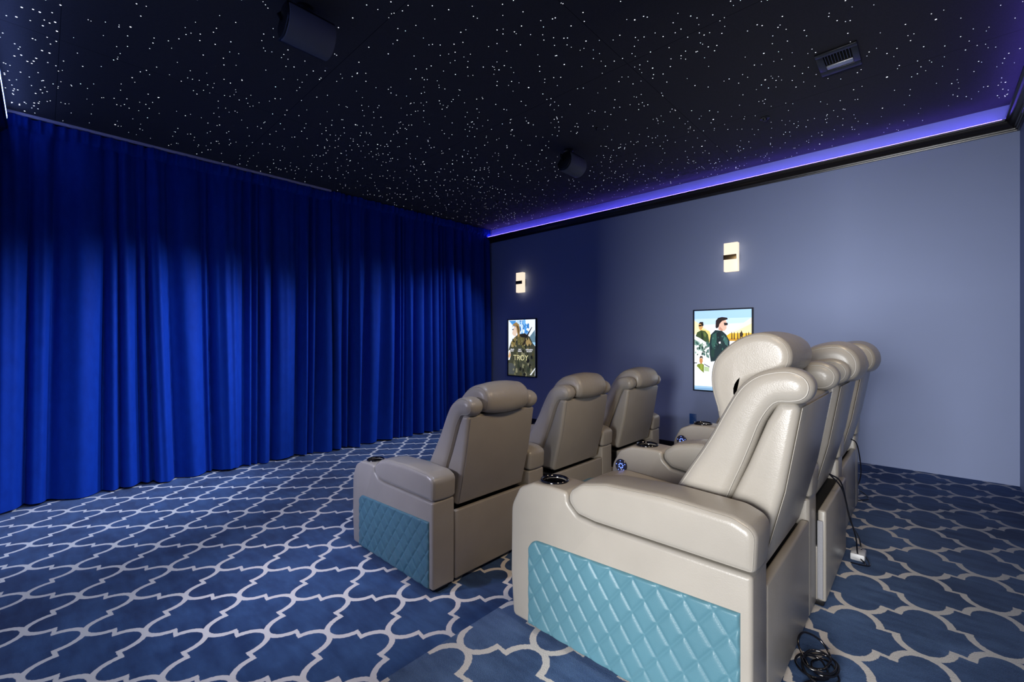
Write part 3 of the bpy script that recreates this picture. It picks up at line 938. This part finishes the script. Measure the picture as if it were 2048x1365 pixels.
# ------------------------------------------------------------------ ceiling fittings
def speaker(label, x, y, wid, z):
    t = thing('ceiling_speaker', label, 'speaker', (x, y, ZC), 0, 'ceiling speakers')
    # D-shaped cabinet: flat back towards the ceiling and curtain, curved grille towards the seats
    pts = []
    for k in range(15):
        a = R(-78 + 156 * k / 14)
        pts.append((-.085 * math.cos(a) * 1.12, .098 * math.sin(a)))
    tilt = R(38)
    rot = lambda p: (p[0] * math.cos(tilt) - p[1] * math.sin(tilt), p[0] * math.sin(tilt) + p[1] * math.cos(tilt))
    G = [Vector(rot(p)) for p in pts + [(.0, .1)][:0]]
    body = [Vector(rot(p)) for p in [(-.012, -.100)] + [(-.085 * math.cos(R(-70 + 140 * k / 10)), .094 * math.sin(R(-70 + 140 * k / 10))) for k in range(11)] + [(-.012, .100), (.045, .062), (.045, -.062)]]
    dz = z - ZC
    bm = bmesh.new(); ext(bm, body, -wid / 2, wid / 2, .008, 3)
    for v in bm.verts: v.co.z += dz
    obj('cabinet', mesh_from(bm, 'cabinet', M['black']), t)
    outer = G; inner = inset(G + [], 0)
    ring = [Vector(rot((-.090 * math.cos(R(-72 + 144 * k / 14)) * 1.1, .099 * math.sin(R(-72 + 144 * k / 14))))) for k in range(15)]
    ring += [Vector(rot((-.082 * math.cos(R(72 - 144 * k / 14)) * 1.06, .092 * math.sin(R(72 - 144 * k / 14))))) for k in range(15)]
    bm = bmesh.new(); ext(bm, ring, -wid / 2 + .008, wid / 2 - .008, .002, 2)
    for v in bm.verts: v.co.z += dz
    obj('grille', mesh_from(bm, 'grille', M['grille'], 50), t)['label'] = 'dark grey curved grille'
    bm = bmesh.new()
    lathe(bm, [(0, 0), (.045, 0), (.045, -.012), (.038, -.016), (0, -.016)], 24, (0, .03, 0))
    tube(bm, [(0, .03, -.01), (0, .04, dz * .5), (0, .03, dz + .0)], .013, 12)
    for s in (-1, 1):
        tube(bm, [(s * (wid / 2 + .004), .0, dz), (s * (wid / 2 + .012), .02, dz + .03), (s * (wid / 2 - .02), .045, dz + .075), (0, .04, dz + .085)], .007, 8)
    obj('bracket', mesh_from(bm, 'bracket', M['black']), t)
    return t
speaker('larger looking black speaker under the ceiling on the curtain rail side', 1.0, 2.50, .26, 3.10)
speaker('black ceiling speaker hanging nearer the blue cove light', 3.52, 2.52, .26, 3.10)

t = thing('air_vent', 'black rectangular air vent with a bright slot in the star ceiling', 'vent', (3.592, .424, ZC))
bm = bmesh.new()
for a, b in (((-.152, -.110), (-.110, .110)), ((.090, -.110), (.152, .110)), ((-.110, -.110), (.090, -.075)), ((-.110, .070), (.090, .110))):
    add_box(bm, (a[0], a[1], -.014), (b[0], b[1], 0), .003)
obj('frame', mesh_from(bm, 'frame', M['black']), t)
obj('duct_shade', box_mesh('duct_shade', M['void'], (-.110, -.075, -.002), (.090, .070, 0)), t)  # flat black plate painting the dark of the opening
for k in range(9):
    y = -.066 + k * .0158
    obj('louvre', cached('louvre', lambda: box_mesh('louvre', M['chrome'], (-.108, 0, -.011), (.012, .003, -.002))), t, (0, y, 0))
o = obj('deflector', box_mesh('deflector', M['alu'], (.030, -.074, -.013), (.082, .070, -.003), .003), t)
o['label'] = 'bright metal deflector blade'

def fitting(name, label, cat, x, y, r):
    bm = bmesh.new()
    lathe(bm, [(0, 0), (r, 0), (r, -.005), (r * .5, -.010), (r * .4, -.024), (0, -.026)], 20)
    return tag(obj(name, mesh_from(bm, name, M['black']), None, (x, y, ZC)), label, cat, 'small ceiling fittings')
fitting('sprinkler_head', 'small dark sprinkler below and right of the air vent, nearer the cove light', 'sprinkler', 4.133, .984, .035)
fitting('sprinkler_head', 'small dark sprinkler near the far corner of the star ceiling', 'sprinkler', 4.189, 4.207, .035)
fitting('sprinkler_head', 'tiny dark knob in the star ceiling just above the smaller looking speaker', 'sprinkler', 3.32, 2.106, .013)

bm = bmesh.new()
add_box(bm, (XR - .008, 1.955, .40), (XR, 2.035, .52), .003)
for z in (.437, .483):
    add_box(bm, (XR - .0105, 1.978, z - .012), (XR - .007, 2.012, z + .012), .001)
tag(obj('wall_outlet', mesh_from(bm, 'wall_outlet', M['outlet'])), 'dark blue outlet plate low on the wall under the airmen poster', 'outlet')

# ------------------------------------------------------------------ cables behind the back row
def cable(name, label, paths, rad, mat, extra=None):
    bm = bmesh.new()
    for p in paths: tube(bm, spline(p, 8), rad, 8)
    if extra: extra(bm)
    return tag(obj(name, mesh_from(bm, name, mat, 60)), label, 'cable', 'power cables')
rc = random.Random(5)
coil = []
cx, cy = 1.85, .275
for k in range(60):
    a = k * .62
    rr = .050 + .018 * math.sin(k * .37) + rc.uniform(-.004, .004)
    coil.append((cx + rr * 1.15 * math.cos(a) + .012 * math.sin(k * .2), cy + rr * .85 * math.sin(a) + .010 * math.cos(k * .17), PZ + .006 + .020 * (1 + math.sin(a * .5 + k * .1)) * (k / 60)))
loop = [(1.83, .30, PZ + .01), (1.87, .338, PZ + .05), (1.93, .332, PZ + .065), (1.955, .285, PZ + .045), (1.93, .25, PZ + .012), (1.88, .25, PZ + .006)]
tail = [(1.80, .25, PZ + .005), (1.76, .285, PZ + .005), (1.72, .30, PZ + .004), (1.66, .28, PZ + .004), (1.6, .30, PZ + .004)]
cable('coiled_cable', 'black power cable coiled on the carpet behind the nearest recliner', [coil, loop, tail], .0038, M['gloss'])
c2 = XB + .80
cable('hanging_cable', 'black cable looping from the middle platform recliner down to the floor', [
    [(2.60, .340, PZ + .50), (2.63, .300, PZ + .46), (2.74, .285, PZ + .30), (2.86, .265, PZ + .13), (2.90, .26, PZ + .03), (2.86, .225, PZ + .006), (2.82, .25, PZ + .012)],
    [(2.60, .342, PZ + .50), (2.65, .296, PZ + .42), (2.78, .28, PZ + .24), (2.95, .26, PZ + .10), (2.97, .25, PZ + .03), (2.90, .215, PZ + .006), (2.84, .215, PZ + .010), (2.80, .28, PZ + .02)]], .0036, M['gloss'])
cable('hanging_cable', 'thin black cable dropping from the farthest platform recliner in a floor loop', [
    [(3.52, .36, PZ + .52), (3.58, .325, PZ + .47), (3.75, .32, PZ + .26), (3.96, .36, PZ + .10), (4.25, .405, PZ + .006), (4.22, .36, PZ + .004), (4.12, .315, PZ + .004), (4.05, .305, PZ + .004), (3.98, .345, PZ + .004), (3.9, .42, PZ + .004)]], .0036, M['gloss'])
def adapter(label, a, b):
    return tag(obj('power_adapter', box_mesh('power_adapter', M['white'], a, b, .006)), label, 'power adapter', 'power adapters')
adapter('white power adapter on the carpet under the looping cable of the middle recliner', (2.89, .232, PZ), (2.99, .292, PZ + .035))
adapter('white power adapter on the carpet behind the recliner beside the bare wall', (3.98, .365, PZ), (4.16, .425, PZ + .035))

# ------------------------------------------------------------------ lights
def lamp(kind, name, loc, aim, energy, col, **k):
    d = bpy.data.lights.new(name, kind); d.energy = energy; d.color = col
    for a, b in k.items(): setattr(d, a, b)
    o = bpy.data.objects.new(name, d); o.location = loc
    o.rotation_euler = (Vector(aim) - Vector(loc)).to_track_quat('-Z', 'Y').to_euler()
    return link(o)
# added area lamp shining through the assumed doorway, brightening right wall and near recliner
lamp('AREA', 'added_doorway_light', (-5.7, -.02, 1.65), (0, -.02, 1.65), 910, (.985, .99, 1), shape='RECTANGLE', size=2.7, size_y=2.5)
# added warm fill spots, unseen behind the camera, brightening the chair backs
for x in (1.0, 2.6):
    lamp('SPOT', 'rear_fill_spot', (x, -.30, ZC - .25), (x + .3, 2.3, .45), 82, (1, .78, .54), spot_size=R(92), spot_blend=1, shadow_soft_size=.18)
# added fill spots just under the ceiling, slanted to brighten floor and curtain
for x, y, ax, ay, az, e, c in ((.2, 2.2, .3, 3.8, .1, 120, 84), (1.6, 1.9, 1.3, 3.2, .1, 100, 84),
                               (3.9, 3.5, .0, 5.4, .25, 490, 44), (2.2, 3.4, .0, 5.4, .35, 285, 56), (4.9, 3.3, 2.5, 5.4, .4, 285, 58), (4.9, 4.2, 3.9, 5.4, .7, 140, 66)):
    lamp('SPOT', 'ceiling_fill_spot', (x, y, ZC - .012), (ax, ay, az), e, (.58, .70, 1), spot_size=R(c), spot_blend=1, shadow_soft_size=.012)
# added spot, out of view at the left, filling the front row's side
lamp('SPOT', 'left_fill_spot', (XL + .03, 2.8, 1.5), (1.5, 2.45, .2), 150, (.76, .76, 1), spot_size=R(78), spot_blend=1, shadow_soft_size=.15)

# ------------------------------------------------------------------ world, camera, colour
w = bpy.data.worlds.new('world'); S.world = w; w.use_nodes = True
w.node_tree.nodes['Background'].inputs[0].default_value = (.25, .35, .8, 1)
w.node_tree.nodes['Background'].inputs[1].default_value = .0
cam = bpy.data.cameras.new('camera'); co = bpy.data.objects.new('camera', cam); link(co)
co.location = (0, 0, 1.4)
co.rotation_euler = (PI / 2, 0, -math.atan2(.7285, .685))
cam.sensor_width = 36; cam.lens = 36 * 882 / 2048
cam.shift_y = -4.5 / 2048
cam.clip_start = .02
S.camera = co
vs = S.view_settings
vs.view_transform = 'Standard'; vs.look = 'None'; vs.exposure = 0; vs.gamma = 1
vs.use_curve_mapping = False
S.cycles.max_bounces = 8
